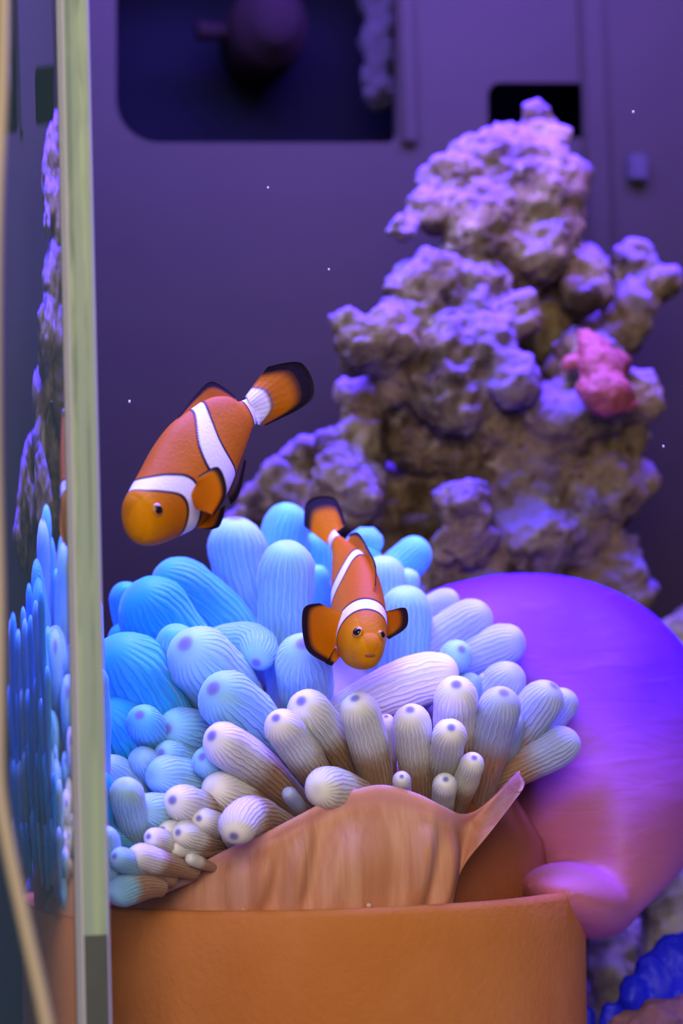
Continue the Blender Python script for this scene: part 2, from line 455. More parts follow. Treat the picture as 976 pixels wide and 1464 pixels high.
def tentacle(base, tip, R, col, lean=0.018, bend=(0, 0), mat=None, yb=None, neck=0.62, dot=True):
    global NT
    NT += 1
    rnd = random.Random(NT * 13 + 5)
    yB = yb_of(base[1]) if yb is None else yb
    R *= 1.07; yT = max(0.024, yB - lean)
    c0 = (tip[0] - base[0], tip[1] - base[1]); L2 = math.hypot(*c0)
    # the given tip is the outline's tip
    mid = ((base[0] + tip[0]) / 2 + bend[0], (base[1] + tip[1]) / 2 + bend[1])
    A, Bm, T = P(*base, yB), P(*mid, (yB * 0.55 + yT * 0.45)), P(*tip, yT)
    Rm = R * M(yT)
    ext = (A - Bm).normalized() * (0.010 if base[1] < 1160 else 0.006)
    A = A + ext
    n0 = 40
    raw = [A * (1 - t) ** 2 + Bm * 2 * t * (1 - t) + T * t * t for t in [i / n0 for i in range(n0 + 1)]]
    cum = [0.0]
    for i in range(n0): cum.append(cum[-1] + (raw[i + 1] - raw[i]).length)
    ln = cum[-1]

    def at(s):
        s = max(0.0, min(ln, s))
        for i in range(n0):
            if cum[i + 1] >= s:
                k = (s - cum[i]) / max(1e-9, cum[i + 1] - cum[i]); return raw[i].lerp(raw[i + 1], k)
        return raw[-1]
    capL = min(Rm * 1.12, ln * 0.6)
    sts = []
    nb = 14
    for i in range(nb):
        s = (ln - capL) * i / nb
        u = s / max(1e-6, ln - capL)
        sts.append((s, Rm * (neck + (1 - neck) * smoothstep(0.0, 0.75, u))))
    angs = [90, 78, 66, 54, 43, 33, 24, 16, 10, 5, 1.0]
    for a in angs:
        sts.append((ln - capL + capL * math.cos(math.radians(a)), Rm * math.sin(math.radians(a)) ** 0.94))
    seg = 28
    v, f, colr, uv = [], [], [], []
    prev = None; ph = rnd.uniform(0, 50)
    for i, (s, r_) in enumerate(sts):
        p = at(s); t = (at(s + ln * 0.03) - at(s - ln * 0.03)).normalized()
        ref = prev if prev is not None else Vector((0, 1, 0.01)) if abs(t.y) < 0.85 else Vector((1, 0, 0))
        a = (ref - t * ref.dot(t)).normalized(); prev = a; bb = t.cross(a)
        ang = angs[i - nb] if i >= nb else 90
        dm = smoothstep(13.0, 8.0, ang) if False else (1.0 if ang <= 5 else 0.8 if ang <= 10 else 0.15 if ang <= 16 else 0.0)
        if not dot: dm *= 0.15
        for k in range(seg):
            an = 2 * math.pi * k / seg
            d = a * math.cos(an) + bb * math.sin(an)
            q = p + d * r_
            w = 1 + 0.07 * noise.noise(q * 140 + Vector((ph, 0, 0))) + 0.035 * noise.noise(q * 420)
            v.append(p + d * r_ * w); colr.append((dm, s / ln, smoothstep(25, 80, ang), 1)); uv.append((k / seg, s / (Rm * 6.0) + ph))
    n = len(sts)
    for i in range(n - 1):
        for k in range(seg):
            k2 = (k + 1) % seg; f.append((i * seg + k, i * seg + k2, (i + 1) * seg + k2, (i + 1) * seg + k))
    f.append(tuple((n - 1) * seg + k for k in range(seg))); f.append(tuple(range(seg))[::-1])
    o = pydata('tentacle', v, f, mat or m_tb, anem)
    me = o.data
    ca = me.color_attributes.new('Col', 'FLOAT_COLOR', 'POINT')
    for i, c_ in enumerate(colr): ca.data[i].color = c_
    ul = me.uv_layers.new(name='UVMap')
    for lp in me.loops:
        u_, v_ = uv[lp.vertex_index]; ul.data[lp.index].uv = (abs(u_ * 2 - 1), v_)
    c_ = COL[col]; j = rnd.uniform(-0.05, 0.05)
    o.color = (max(0, c_[0] + j), max(0, c_[1] + j * .7), min(1, c_[2] + j * .3), 1)
    return o


T_ = tentacle
# back row
T_((378, 905), (336, 740), 41, 'L', .010, (-24, 0), dot=True)
T_((408, 985), (412, 776), 39, 'L', .022, (-6, 0), dot=False)
T_((392, 850), (418, 720), 33, 'C', .004, (-8, 0), yb=.132, dot=False)
T_((455, 900), (453, 808), 17, 'C', .006, dot=False, yb=.125)
T_((450, 900), (452, 762), 36, 'C', .000, (-4, 0), dot=False, yb=.134)
T_((350, 930), (222, 818), 42, 'B', .006, (14, -20), dot=False, yb=.116, neck=.9)
T_((350, 960), (330, 880), 36, 'B', .004, dot=False, yb=.122)
T_((285, 985), (192, 840), 52, 'B', .014, (6, -12), dot=False, yb=.108, neck=.9)
T_((205, 950), (180, 832), 24, 'B', .006, (-14, 0), dot=False, yb=.116)
T_((200, 960), (168, 893), 22, 'B', .004, dot=False, yb=.112)
T_((240, 1070), (152, 922), 60, 'B', .014, (8, -14), dot=False, yb=.095, neck=.95)
T_((200, 1110), (140, 1005), 54, 'B', .010, (4, -6), dot=False, yb=.088, neck=.9)
T_((275, 1035), (252, 895), 31, 'C', .014, (-14, 0), dot=False)
T_((360, 1030), (264, 920), 47, 'L', .026, (0, -6))
T_((300, 920), (366, 948), 27, 'L', .020, (62, -42), yb=.100)
T_((410, 1085), (304, 984), 41, 'L', .028, (6, -8))
T_((440, 1030), (433, 920), 40, 'L', .026)
T_((500, 800), (534, 790), 21, 'C', .004, (8, -56), yb=.125, dot=False)
T_((520, 850), (522, 775), 24, 'C', .000, yb=.122, dot=False)
T_((548, 835), (612, 778), 28, 'C', .006, (0, -8), yb=.124, dot=False)
T_((568, 870), (588, 815), 19, 'L', .006, yb=.118, dot=False)
T_((548, 920), (548, 794), 33, 'L', .002, yb=.116, dot=False)
T_((572, 1000), (580, 838), 37, 'L', .010, (4, 0), yb=.106, dot=False)
T_((585, 885), (655, 852), 20, 'P', .006, yb=.112, dot=False)
T_((588, 945), (700, 872), 33, 'P', .012, (-4, -4), yb=.108, dot=False)
T_((640, 955), (748, 912), 31, 'P', .014, (-4, -4), yb=.102, dot=False)
T_((615, 985), (660, 928), 24, 'L', .022, yb=.098)
T_((505, 1008), (655, 960), 36, 'W', .012, (-8, -14), yb=.082, dot=False)
T_((670, 1020), (672, 966), 17, 'G', .010, yb=.088, dot=False)
T_((690, 1000), (694, 966), 12, 'P', .008, yb=.092, dot=False)
T_((690, 1010), (740, 955), 31, 'P', .010, yb=.090, dot=False)
# right group
T_((700, 1100), (792, 980), 31, 'P', .016, (6, -6), m_tw, yb=.082)
T_((745, 1075), (816, 988), 24, 'P', .008, (6, 0), m_tw, yb=.088, dot=False)
T_((700, 1115), (826, 1052), 28, 'P', .010, (0, 6), m_tw, yb=.078, dot=False)
T_((685, 1130), (720, 990), 31, 'P', .026, (-4, 0), m_tw, yb=.075)
T_((705, 1120), (736, 1020), 22, 'P', .012, (0, 0), m_tw, yb=.080, dot=False)
T_((650, 1110), (652, 978), 31, 'W', .030, (0, 0), m_tw, yb=.078)
T_((630, 1140), (645, 1040), 24, 'W', .034, (-4, 0), m_tw, yb=.072)
T_((600, 1150), (586, 1014), 27, 'W', .024, (2, 0), m_tw, yb=.070)
T_((556, 1140), (552, 1024), 13, 'W', .018, (0, 0), m_tw, yb=.074)
T_((545, 1140), (507, 998), 28, 'W', .022, (6, 0), m_tw, yb=.068)
T_((576, 1165), (574, 1110), 13, 'W', .022, (0, 0), m_tw, yb=.060, neck=.5)
T_((628, 1180), (637, 1114), 17, 'W', .020, (0, 0), m_tw, yb=.062)
T_((648, 1165), (678, 1083), 18, 'W', .022, (0, 0), m_tw, yb=.064)
T_((500, 1100), (430, 1002), 31, 'W', .024, (0, -8), m_tw, yb=.074)
T_((470, 1135), (394, 1026), 27, 'W', .024, (0, -4), m_tw, yb=.068)
T_((530, 1150), (452, 1130), 29, 'W', .020, (-14, -26), m_tw, yb=.058, dot=False)
T_((440, 1170), (410, 1131), 11, 'P', .012, (0, 0), m_tw, yb=.056, dot=False)
# lower group
T_((415, 1140), (302, 1052), 31, 'W', .022, (8, -10), m_tw)
T_((340, 1120), (288, 1082), 23, 'L', .018)
T_((320, 1070), (238, 1042), 33, 'L', .016, (0, -14))
T_((285, 1100), (230, 1076), 23, 'L', .014)
T_((300, 1125), (216, 1108), 30, 'L', .012, (0, -10), dot=False)
T_((235, 1080), (199, 1022), 27, 'C', .018, (0, 0))
T_((230, 1120), (196, 1078), 22, 'G', .010, (0, 0), dot=False)
T_((200, 1205), (178, 1118), 24, 'G', .014, (-6, 0), neck=.45, dot=False)
T_((176, 1200), (160, 1125), 22, 'C', .006, (-6, 0), neck=.5, dot=False)
T_((185, 1130), (145, 1090), 27, 'G', .006, (0, 0), dot=False)
T_((190, 1160), (148, 1140), 20, 'C', .006, (0, 0), dot=False)
T_((262, 1170), (202, 1158), 27, 'L', .016, (0, -4))
T_((318, 1170), (246, 1144), 26, 'W', .018, (0, -4), m_tw)
T_((365, 1150), (300, 1126), 29, 'W', .014, (0, -4), m_tw, dot=False)
T_((400, 1175), (334, 1196), 27, 'W', .022, (-22, -46), m_tw, yb=.052)
T_((330, 1190), (284, 1170), 19, 'W', .014, (0, 0), m_tw)
T_((310, 1205), (254, 1190), 20, 'W', .012, (0, 0), m_tw)
T_((285, 1200), (232, 1186), 17, 'W', .010, (0, 0), m_tw)
T_((265, 1215), (212, 1196), 16, 'W', .012, (0, 0), m_tw)
T_((255, 1240), (188, 1222), 19, 'W', .012, (0, 0), m_tw)
T_((225, 1250), (163, 1224), 17, 'L', .012, (0, 0), m_tw)
T_((300, 1215), (246, 1212), 13, 'W', .008, (0, 0), m_tw)
T_((200, 1205), (142, 1196), 16, 'C', .006, (0, 0), dot=False)
T_((205, 1265), (160, 1285), 22, 'L', .006, (0, -14), m_tw, dot=False)
T_((340, 1215), (322, 1192), 9, 'W', .006, (0, 0), m_tw, dot=False)
T_((290, 1235), (268, 1226), 9, 'W', .004, (0, 0), m_tw, dot=False)
# flank of the crown that turns to the side pane
rs = random.Random(21)
for i in range(34):
    row = i % 4
    yb = 0.045 + (i // 4) * 0.012 + rs.uniform(-.003, .003)
    pyb = 1230 - row * 75 + rs.uniform(-18, 18)
    h = [60, 80, 110, 150][row] * rs.uniform(.8, 1.15)
    xb = max(P(126, pyb, yb + row * .006).x, TH + 0.0065)
    b0 = Vector((xb, yb + row * 0.006, P(150, pyb, 0.07).z))
    t0 = b0 + Vector((-0.003 - rs.uniform(0, .003), rs.uniform(-.005, .005), h * M(.07)))
    t0.x = max(t0.x, TH + 0.0055)

    def back(p):
        d = p - CAM; z = d.dot(_f); return (W / 2 + d.dot(_r) / z * FPX, H / 2 - d.dot(_u) / z * FPX)
    T_(back(b0), back(t0), rs.uniform(15, 22) + row * 2.5, rs.choice('BBCCL'), b0.y - t0.y, (rs.uniform(-8, 2), 0), yb=b0.y, dot=True)


def pillow(name, outline, yc, half, mat, parent, nr=26, nth=96, ycurve=None, power=0.55, tilt=None, wob=0.0):
    """closed soft body: traced outline with real thickness"""
    k = len(outline); cl = outline + outline[:3]
    cx = sum(p[0] for p in outline) / k; cy = sum(p[1] for p in outline) / k
    pts = []
    for j in range(nth):
        s = j / nth * k; i = int(s); t = s - i
        p0, p1, p2, p3 = outline[(i - 1) % k], outline[i % k], outline[(i + 1) % k], outline[(i + 2) % k]
        q = [0.5 * ((2 * b) + (c - a) * t + (2 * a - 5 * b + 4 * c - d) * t * t + (3 * b - a - 3 * c + d) * t ** 3) for a, b, c, d in zip(p0, p1, p2, p3)]
        pts.append(q)
    v, f = [], []
    rings = []
    for i in range(nr + 1):
        ph = -math.pi / 2 + math.pi * i / nr
        rings.append((math.cos(ph), math.sin(ph)))
    for (rr, dd) in rings:
        rr = max(rr, 0.001)
        for q in pts:
            x = cx + (q[0] - cx) * rr; y_ = cy + (q[1] - cy) * rr
            yy = (ycurve(x, y_) if ycurve else yc)
            dep = half * (abs(dd) ** (power * 2)) * (1 if dd > 0 else -1)
            p = P(x, y_, yy)
            p.y += dep
            if wob: p.y += wob * noise.noise(Vector((x, y_, 0)) * 0.008) * rr
            v.append(p)
    n = len(rings)
    for i in range(n - 1):
        for j in range(nth):
            j2 = (j + 1) % nth; f.append((i * nth + j, i * nth + j2, (i + 1) * nth + j2, (i + 1) * nth + j))
    f.append(tuple(range(nth))[::-1]); f.append(tuple((n - 1) * nth + j for j in range(nth)))
    return pydata(name, v, f, mat, parent)


# oral disc under the tentacles
m_disc = plain('oral_disc', (0.40, 0.30, 0.38), 0.6, 0.25, 60, 0.0006, 250)
pillow('oral_disc', [(175, 1285), (150, 1180), (160, 1050), (215, 960), (320, 915), (420, 900), (540, 905), (640, 940), (720, 1010), (752, 1090), (715, 1150), (660, 1175), (545, 1160), (430, 1190), (280, 1260)],
       0.1, 0.010, m_disc, anem, ycurve=lambda x, y: yb_of(y) + 0.014, wob=.004)
# column inside the pot
m_col = plain('column', (0.30, 0.085, 0.035), 0.6, 0.2, 40, 0.0004, 200)
cxp = P(540, 1240, .1).x
lathe('column', [(0.001, 0.012), (0.040, 0.014), (0.046, RIM - 0.02), (0.051, RIM), (0.050, RIM + 0.012), (0.042, RIM + 0.026), (0.03, RIM + 0.034), (0.001, RIM + 0.036)], (cxp, 0.112, 0), m_col, anem, 64)

# purple mantle hanging over the pot's side
m_man, nt, b = nodes_mat('mantle')
vec = mapped(nt, (60, 60, 220)); f1 = ntex(nt, 1.0, 3, 0.5, vec, 0.6); f2 = ntex(nt, 16, 3)
tcz = nt.nodes.new('ShaderNodeTexCoord'); sx = nt.nodes.new('ShaderNodeSeparateXYZ'); nt.links.new(tcz.outputs['Object'], sx.inputs[0])
hz = nt.nodes.new('ShaderNodeMath'); hz.operation = 'MULTIPLY_ADD'; nt.links.new(f2, hz.inputs[0]); hz.inputs[1].default_value = 0.05
hx = nt.nodes.new('ShaderNodeMath'); hx.operation = 'MULTIPLY_ADD'; nt.links.new(sx.outputs[0], hx.inputs[0]); hx.inputs[1].default_value = 0.45
nt.links.new(sx.outputs[2], hx.inputs[2]); nt.links.new(hx.outputs[0], hz.inputs[2])
c = mix(nt, ramp(nt, hz.outputs[0], RIM + 0.075, RIM + 0.150), (0.54, 0.17, 0.26), (0.27, 0.06, 0.40))  # violet light from above painted in, pinker towards the bottom
c = mix(nt, ramp(nt, hz.outputs[0], RIM + 0.130, RIM + 0.185), c, (0.10, 0.008, 0.42))
c = mix(nt, ramp(nt, f1, 0.55, 1.2), c, (0.32, 0.10, 0.44))
nt.links.new(c, b.inputs['Base Color']); b.inputs['Roughness'].default_value = 0.55; b.inputs['Specular IOR Level'].default_value = 0.2
b.inputs['Subsurface Weight'].default_value = 0.2; b.inputs['Subsurface Scale'].default_value = 0.004; b.inputs['Subsurface Radius'].default_value = (1, .5, .9)
bump(nt, b, f1, 0.0003)
ma = pillow('mantle', [(600, 860), (680, 826), (760, 819), (840, 830), (910, 865), (965, 920), (1010, 990), (1025, 1070), (1012, 1160), (975, 1235), (925, 1290), (880, 1325), (845, 1330), (815, 1290),
                       (780, 1245), (738, 1210), (722, 1160), (715, 1100), (690, 1040), (640, 960)], 0.118, 0.036, None, None, wob=.004, ycurve=lambda x, y: 0.132 - 0.045 * ((y - 820) / 515.0) ** 2)
mb = pillow('mantle_fold', [(752, 1268), (764, 1246), (800, 1232), (855, 1240), (915, 1275), (888, 1328), (842, 1343), (800, 1330), (768, 1302)], 0.08, 0.024, None, None, 16, 48,
            ycurve=lambda x, y: 0.069 + 0.032 * (x - 760) / 130.0)
bm = bmesh.new(); bm.from_mesh(ma.data); bm.from_mesh(mb.data)
bmesh.ops.recalc_face_normals(bm, faces=bm.faces[:])
me = bpy.data.meshes.new('mantle_raw'); bm.to_mesh(me); bm.free()
for o in (ma, mb): bpy.data.objects.remove(o)
o = bpy.data.objects.new('mantle_raw', me); C.objects.link(o)
md = o.modifiers.new('r', 'REMESH'); md.mode = 'VOXEL'; md.voxel_size = 0.0012
sm = o.modifiers.new('s', 'SMOOTH'); sm.iterations = 26; sm.factor = 0.5
me2 = bpy.data.meshes.new_from_object(o.evaluated_get(bpy.context.evaluated_depsgraph_get()))
bpy.data.objects.remove(o); me2.name = 'mantle'; me2.materials.clear()
link('mantle', me2, m_man, anem)

# front skirt rising out of the pot
m_skirt, nt, b = nodes_mat('skirt')
vec = mapped(nt, (150, 60, 10)); f1 = ntex(nt, 1.0, 4, 0.6, vec, 0.3)
at = nt.nodes.new('ShaderNodeVertexColor'); at.layer_name = 'Col'
sep = nt.nodes.new('ShaderNodeSeparateColor'); nt.links.new(at.outputs[0], sep.inputs[0])
c = mix(nt, ramp(nt, f1, 0.35, 0.68), (0.52, 0.22, 0.125), (0.70, 0.37, 0.26))
c = mix(nt, sep.outputs[0], c, (0.72, 0.34, 0.38))
nt.links.new(c, b.inputs['Base Color']); b.inputs['Roughness'].default_value = 0.55; b.inputs['Specular IOR Level'].default_value = 0.25
b.inputs['Subsurface Weight'].default_value = 0.25; b.inputs['Subsurface Scale'].default_value = 0.003; b.inputs['Subsurface Radius'].default_value = (1, .5, .35)
bump(nt, b, f1, 0.0008)
TOP = [(168, 1305), (205, 1278), (258, 1247), (320, 1213), (370, 1190), (420, 1166), (470, 1142), (510, 1128), (545, 1122), (585, 1133), (620, 1150), (652, 1163), (680, 1158), (705, 1138), (738, 1102)]
BOT = [(168, 1312), (215, 1312), (262, 1312), (310, 1312), (355, 1312), (400, 1312), (445, 1312), (490, 1312), (530, 1312), (570, 1312), (605, 1310), (640, 1305), (656, 1250), (696, 1196), (745, 1132)]
nu, nv = 112, 22
v, f, vc = [], [], []


def rim_y(x):   # depth of the pot's inner rim front below that pixel
    dx = (P(x, 1300, .06).x - PC.x) / (PR - 0.007); dx = max(-.97, min(.97, dx))
    return 0.10 - (PR - 0.007) * math.sqrt(1 - dx * dx)


for side in (0, 1):
    for i in range(nu + 1):
        s = i / nu; tx, ty = interp(TOP, s * (len(TOP) - 1))
        bx, by_ = interp(BOT, s * (len(BOT) - 1))
        yr = rim_y(min(bx, 660))
        bot = P(bx, by_, yr)
        if by_ > 1290: bot.z = min(bot.z, RIM - 0.004)
        yt = max(yr + 0.008, 0.044) if s < 0.93 else yr + 0.008
        yt = 0.043 + 0.018 * smoothstep(0.45, 0.0, s) + 0.020 * smoothstep(0.7, 1.0, s)
        yt = max(yt, yr + 0.002)
        topp = P(tx, ty, yt)
        for j in range(nv + 1):
            t = j / nv
            p = bot.lerp(topp, t)
            bul = math.sin(math.pi * t) * 0.005
            fold = 0.0018 * math.sin(s * 46 + 2.0 * math.sin(s * 17)) * smoothstep(0, .3, t) * smoothstep(1.0, 0.55, t) + 0.003 * math.sin(s * 15 + .6) * smoothstep(0.1, .8, t)
            lip = 0.0035 * smoothstep(0.84, 1.0, t)
            p.y += -bul + fold - lip
            if side: p.y += 0.0032 * math.sqrt(max(0.0, 1 - t ** 8)) + 0.0006
            v.append(p); vc.append(smoothstep(0.78, 0.96, t))
N1 = (nu + 1) * (nv + 1)
for side in (0, 1):
    o_ = side * N1
    for i in range(nu):
        for j in range(nv):
            a, b_, c_, d_ = o_ + i * (nv + 1) + j, o_ + (i + 1) * (nv + 1) + j, o_ + (i + 1) * (nv + 1) + j + 1, o_ + i * (nv + 1) + j + 1
            f.append((a, b_, c_, d_) if side == 0 else (d_, c_, b_, a))
for i in range(nu):
    a, b_ = i * (nv + 1) + nv, (i + 1) * (nv + 1) + nv
    f.append((a, b_, N1 + b_, N1 + a))
for i, fl_ in ((0, 0), (nu, 1)):
    for j in range(nv):
        a, b_ = i * (nv + 1) + j, i * (nv + 1) + j + 1
        f.append((b_, a, N1 + a, N1 + b_) if fl_ else (a, b_, N1 + b_, N1 + a))
sk = pydata('skirt', v, f, m_skirt, anem)
ca = sk.data.color_attributes.new('Col', 'FLOAT_COLOR', 'POINT')
for i, q in enumerate(vc): ca.data[i].color = (q, 0, 0, 1)

# ------------------------------------------------------------------ clownfish
m_fish, nt, b = nodes_mat('fish_skin')
at = nt.nodes.new('ShaderNodeVertexColor'); at.layer_name = 'Col'
nt.links.new(at.outputs[0], b.inputs['Base Color'])
b.inputs['Roughness'].default_value = 0.6; b.inputs['Specular IOR Level'].default_value = 0.08
b.inputs['Subsurface Weight'].default_value = 0.08; b.inputs['Subsurface Scale'].default_value = 0.002
bump(nt, b, ntex(nt, 900, 2), 0.00012)
m_eye = plain('eye_black', (0.012, 0.008, 0.008), 0.12)
m_iris = plain('eye_ring', (0.55, 0.20, 0.02), 0.3)
m_mouth = plain('mouth', (0.30, 0.09, 0.02), 0.6)
OR, OR2, YE, WH, BK = (0.56, 0.155, 0.001), (0.44, 0.105, 0.001), (0.72, 0.27, 0.0), (0.86, 0.82, 0.95), (0.012, 0.008, 0.018)


def lerp3(a, b, t): return tuple(x + (y - x) * t for x, y in zip(a, b))


def fish_body(root, st, bands, colour_top, ns=250, nk=120):
    """st: stations (top px, py, y, bottom px, py, y, half width px); bands: function (s, h) -> signed distance to a white band in stations (negative inside)"""
    n = len(st)
    v, f, vc = [], [], []
    for i in range(ns + 1):
        s = (n - 1) * i / ns
        k = interp(st, s)
        top, bot = P(*k[0:3]), P(*k[3:6])
        c = (top + bot) / 2; up = (top - bot) / 2; kw = k[6]
        if s < 1:      # blunt rounded snout
            q = math.sqrt(max(0.0004, 1 - (1 - s / 1.7) ** 2)) / math.sqrt(1 - (1 - 1 / 1.7) ** 2); a1, a0 = st[1], st[0]
            t1, b1 = P(*a1[0:3]), P(*a1[3:6]); c0 = (P(*a0[0:3]) + P(*a0[3:6])) / 2
            c = c0.lerp((t1 + b1) / 2, s); up = (t1 - b1) / 2 * q; kw = a1[6] * q
        k2, k1 = interp(st, s + 0.15), interp(st, s - 0.15)
        T = ((P(*k2[0:3]) + P(*k2[3:6])) - (P(*k1[0:3]) + P(*k1[3:6]))).normalized()
        side = T.cross(up).normalized()
        hw = max(kw, 0.3) * M(c.y)
        for j in range(nk):
            a = 2 * math.pi * j / nk
            ca_, sa_ = math.cos(a), math.sin(a)
            sx = math.copysign(abs(sa_) ** 0.92, sa_)
            v.append(c + up * ca_ + side * hw * sx)
            h = ca_
            d = bands(s, h)
            body = lerp3(OR, colour_top, smoothstep(0.2, 0.95, h))
            body = lerp3(body, YE, smoothstep(2.9, 1.2, s) * (0.9 if h < 0.8 else 0.6))
            if d < 0: col = lerp3(WH, BK, smoothstep(-0.055, 0.0, d))
            else: col = lerp3(BK, body, smoothstep(0.05, 0.13, d))
            vc.append(col)
    for i in range(ns):
        for j in range(nk):
            j2 = (j + 1) % nk; f.append((i * nk + j, i * nk + j2, (i + 1) * nk + j2, (i + 1) * nk + j))
    f.append(tuple(range(nk))[::-1]); f.append(tuple(ns * nk + j for j in range(nk)))
    o = pydata('body', v, f, m_fish, root)
    ca = o.data.color_attributes.new('Col', 'FLOAT_COLOR', 'POINT')
    for i, q in enumerate(vc): ca.data[i].color = (*q, 1)
    return o


def fin(name, root, inner, outer, col, edge=0.2, edgecol=BK, white=0.0, thick=0.0005, cup=0.0, nu=40, nv=16):
    """a fin between an inner (root) polyline and an outer one of the same length; points are (px, py, y)"""
    v, f, vc = [], [], []
    n = len(inner)
    for side in (0, 1):
        for i in range(nu + 1):
            s = (n - 1) * i / nu
            a, b_ = P(*interp(inner, s)), P(*interp(outer, s))
            for j in range(nv + 1):
                t = j / nv
                p = a.lerp(b_, t)
                p.y += cup * math.sin(math.pi * t)
                th = thick * (1.25 - t) * (1 if side else -1) * (0.95 + 0.06 * math.cos(i * 2 * math.pi / 4))
                p.y += th
                v.append(p)
                e = min(1 - t, 1.0)
                sd = min(i, nu - i) / nu
                c_ = lerp3(WH, col, smoothstep(white - 0.04, white + 0.04, t)) if white else col
                if white: c_ = lerp3(c_, BK, max(0, 1 - abs(t - white - .03) / 0.045))
                c_ = lerp3(edgecol, c_, smoothstep(edge * 0.45, edge, e))
                vc.append(c_)
    N = (nu + 1) * (nv + 1)
    for side in (0, 1):
        for i in range(nu):
            for j in range(nv):
                q = [side * N + i * (nv + 1) + j, side * N + (i + 1) * (nv + 1) + j, side * N + (i + 1) * (nv + 1) + j + 1, side * N + i * (nv + 1) + j + 1]
                f.append(tuple(q) if side == 0 else tuple(q[::-1]))
    for i in range(nu):
        a, b_ = i * (nv + 1) + nv, (i + 1) * (nv + 1) + nv; f.append((a, N + a, N + b_, b_))
    for i in (0, nu):
        for j in range(nv):
            a, b_ = i * (nv + 1) + j, i * (nv + 1) + j + 1; f.append((a, b_, N + b_, N + a) if i else (b_, a, N + a, N + b_))
    o = pydata(name, v, f, m_fish, root)
    ca = o.data.color_attributes.new('Col', 'FLOAT_COLOR', 'POINT')
    for i, q in enumerate(vc): ca.data[i].color = (*q, 1)
    return o


def eye(root, body, px, py, r, y_hint, off=0.0, nrm=None, loc=None):
    """eye set into the skin where the line of sight to that pixel meets the body"""
    if loc is None:
        d = (P(px, py, 0.2) - CAM).normalized()
        hit, loc, nrm, _ = body.ray_cast(body.matrix_world.inverted() @ CAM, d)
        loc = body.matrix_world @ loc if hit else P(px, py, y_hint)
        if not hit: nrm = Vector((0, -1, 0))
    q = nrm.to_track_quat('Z', 'Y').to_matrix().to_4x4()
    R = r * M(loc.y)

    def ball(name, rad, fl, depth, mat, par):
        bm = bmesh.new(); bmesh.ops.create_uvsphere(bm, u_segments=24, v_segments=14, radius=rad)
        for v_ in bm.verts: v_.co.z = v_.co.z * fl + depth
        bm.transform(Matrix.Translation(loc) @ q)
        me_ = bpy.data.meshes.new(name); bm.to_mesh(me_); bm.free()
        return link(name, me_, mat, par)
    e = ball('eye', R, 0.45, 0.0, m_iris, root)
    ball('pupil', R * 0.72, 0.5, R * 0.25, m_eye, e)
    return e


# --- first fish, gliding head down beside the glass edge
fa = empty('clownfish', P(270, 690, .050), 'orange clownfish swimming head down above the anemone, seen from its side', 'fish', None)
ya = [.066 - .042, .067 - .042, .069 - .042, .073 - .042, .078 - .042, .082 - .042, .086 - .042, .089 - .042, .092 - .042, .095 - .042, .097 - .042]
pairs = [(183, 738, 183, 746, 3), (188, 709, 196, 774, 27), (196, 693, 217, 780, 34), (208, 668, 248, 770, 38), (223, 636, 286, 750, 39), (243, 608, 315, 718, 36), (270, 586, 330, 688, 30),
         (297, 570, 341, 660, 23), (321, 567, 350, 636, 16), (339, 574, 358, 615, 10), (353, 570, 367, 604, 5)]
stA = [(a, b_, y, c_, d_, y + .002, w) for (a, b_, c_, d_, w), y in zip(pairs, ya)]


def curve(keys, h):
    """smooth cubic through (h, s) keys"""
    n = len(keys)
    h = max(keys[0][0], min(keys[-1][0], h))
    for i in range(n - 1):
        (h0, s0), (h1, s1) = keys[i], keys[i + 1]
        if h <= h1:
            m0 = (s1 - keys[max(i - 1, 0)][1]) / (h1 - keys[max(i - 1, 0)][0])
            j = min(i + 2, n - 1); m1 = (keys[j][1] - s0) / (keys[j][0] - h0)
            d = h1 - h0; t = (h - h0) / d
            return (2 * t ** 3 - 3 * t * t + 1) * s0 + (t ** 3 - 2 * t * t + t) * d * m0 + (-2 * t ** 3 + 3 * t * t) * s1 + (t ** 3 - t * t) * d * m1


def bandsA(s, h):
    d = []
    c1 = curve([(-1, 3.35), (-.1, 3.55), (.55, 2.75), (1, 1.95)], h); d.append(abs(s - c1) - (0.27 + .13 * smoothstep(-.5, .4, h)))
    c2 = curve([(-1, 5.6), (-.2, 5.25), (.35, 5.45), (1, 6.3)], h); d.append(abs(s - c2) - (0.52 - 0.22 * smoothstep(.3, 1, h)))
    c3 = 9.55; d.append(max(c3 - s - 0.22, s - 11) if s > 8 else 9)
    return min(d)


ba = fish_body(fa, stA, bandsA, OR2)
FD = -.042


def sh(l): return [(a, b_, y + FD) for a, b_, y in l]


fin('tail_fin', fa, sh([(351, 567, .097), (357, 577, .097), (362, 590, .098), (368, 606, .098)]), sh([(383, 524, .103), (432, 520, .108), (446, 570, .108), (381, 608, .103)]), OR, .40, BK, .30, .0006, .001)
fin('dorsal_fin', fa, sh([(236, 630, .079), (256, 606, .083), (282, 586, .087), (306, 574, .090), (336, 580, .094)]), sh([(237, 628, .079), (254, 598, .083), (281, 563, .088), (304, 546, .091), (338, 568, .095)]), OR2, .42, BK, 0, .0006)
fin('pectoral_fin', fa, sh([(276, 700, .0665), (274, 708, .0660), (276, 718, .0660), (280, 728, .0665)]), sh([(284, 680, .063), (312, 668, .061), (324, 704, .060), (306, 738, .062)]), OR, .26, BK, 0, .0004, -.002)
fin('pelvic_fin', fa, sh([(268, 752, .080), (280, 748, .080), (292, 742, .081)]), sh([(296, 757, .078), (314, 752, .077), (322, 722, .078)]), OR, .40, BK, 0, .0004)
fin('anal_fin', fa, sh([(322, 700, .087), (332, 682, .088), (344, 652, .090)]), sh([(330, 722, .088), (342, 705, .089), (352, 660, .091)]), (0.10, .05, .09), .6, BK, 0, .0004)
bpy.context.view_layer.update()
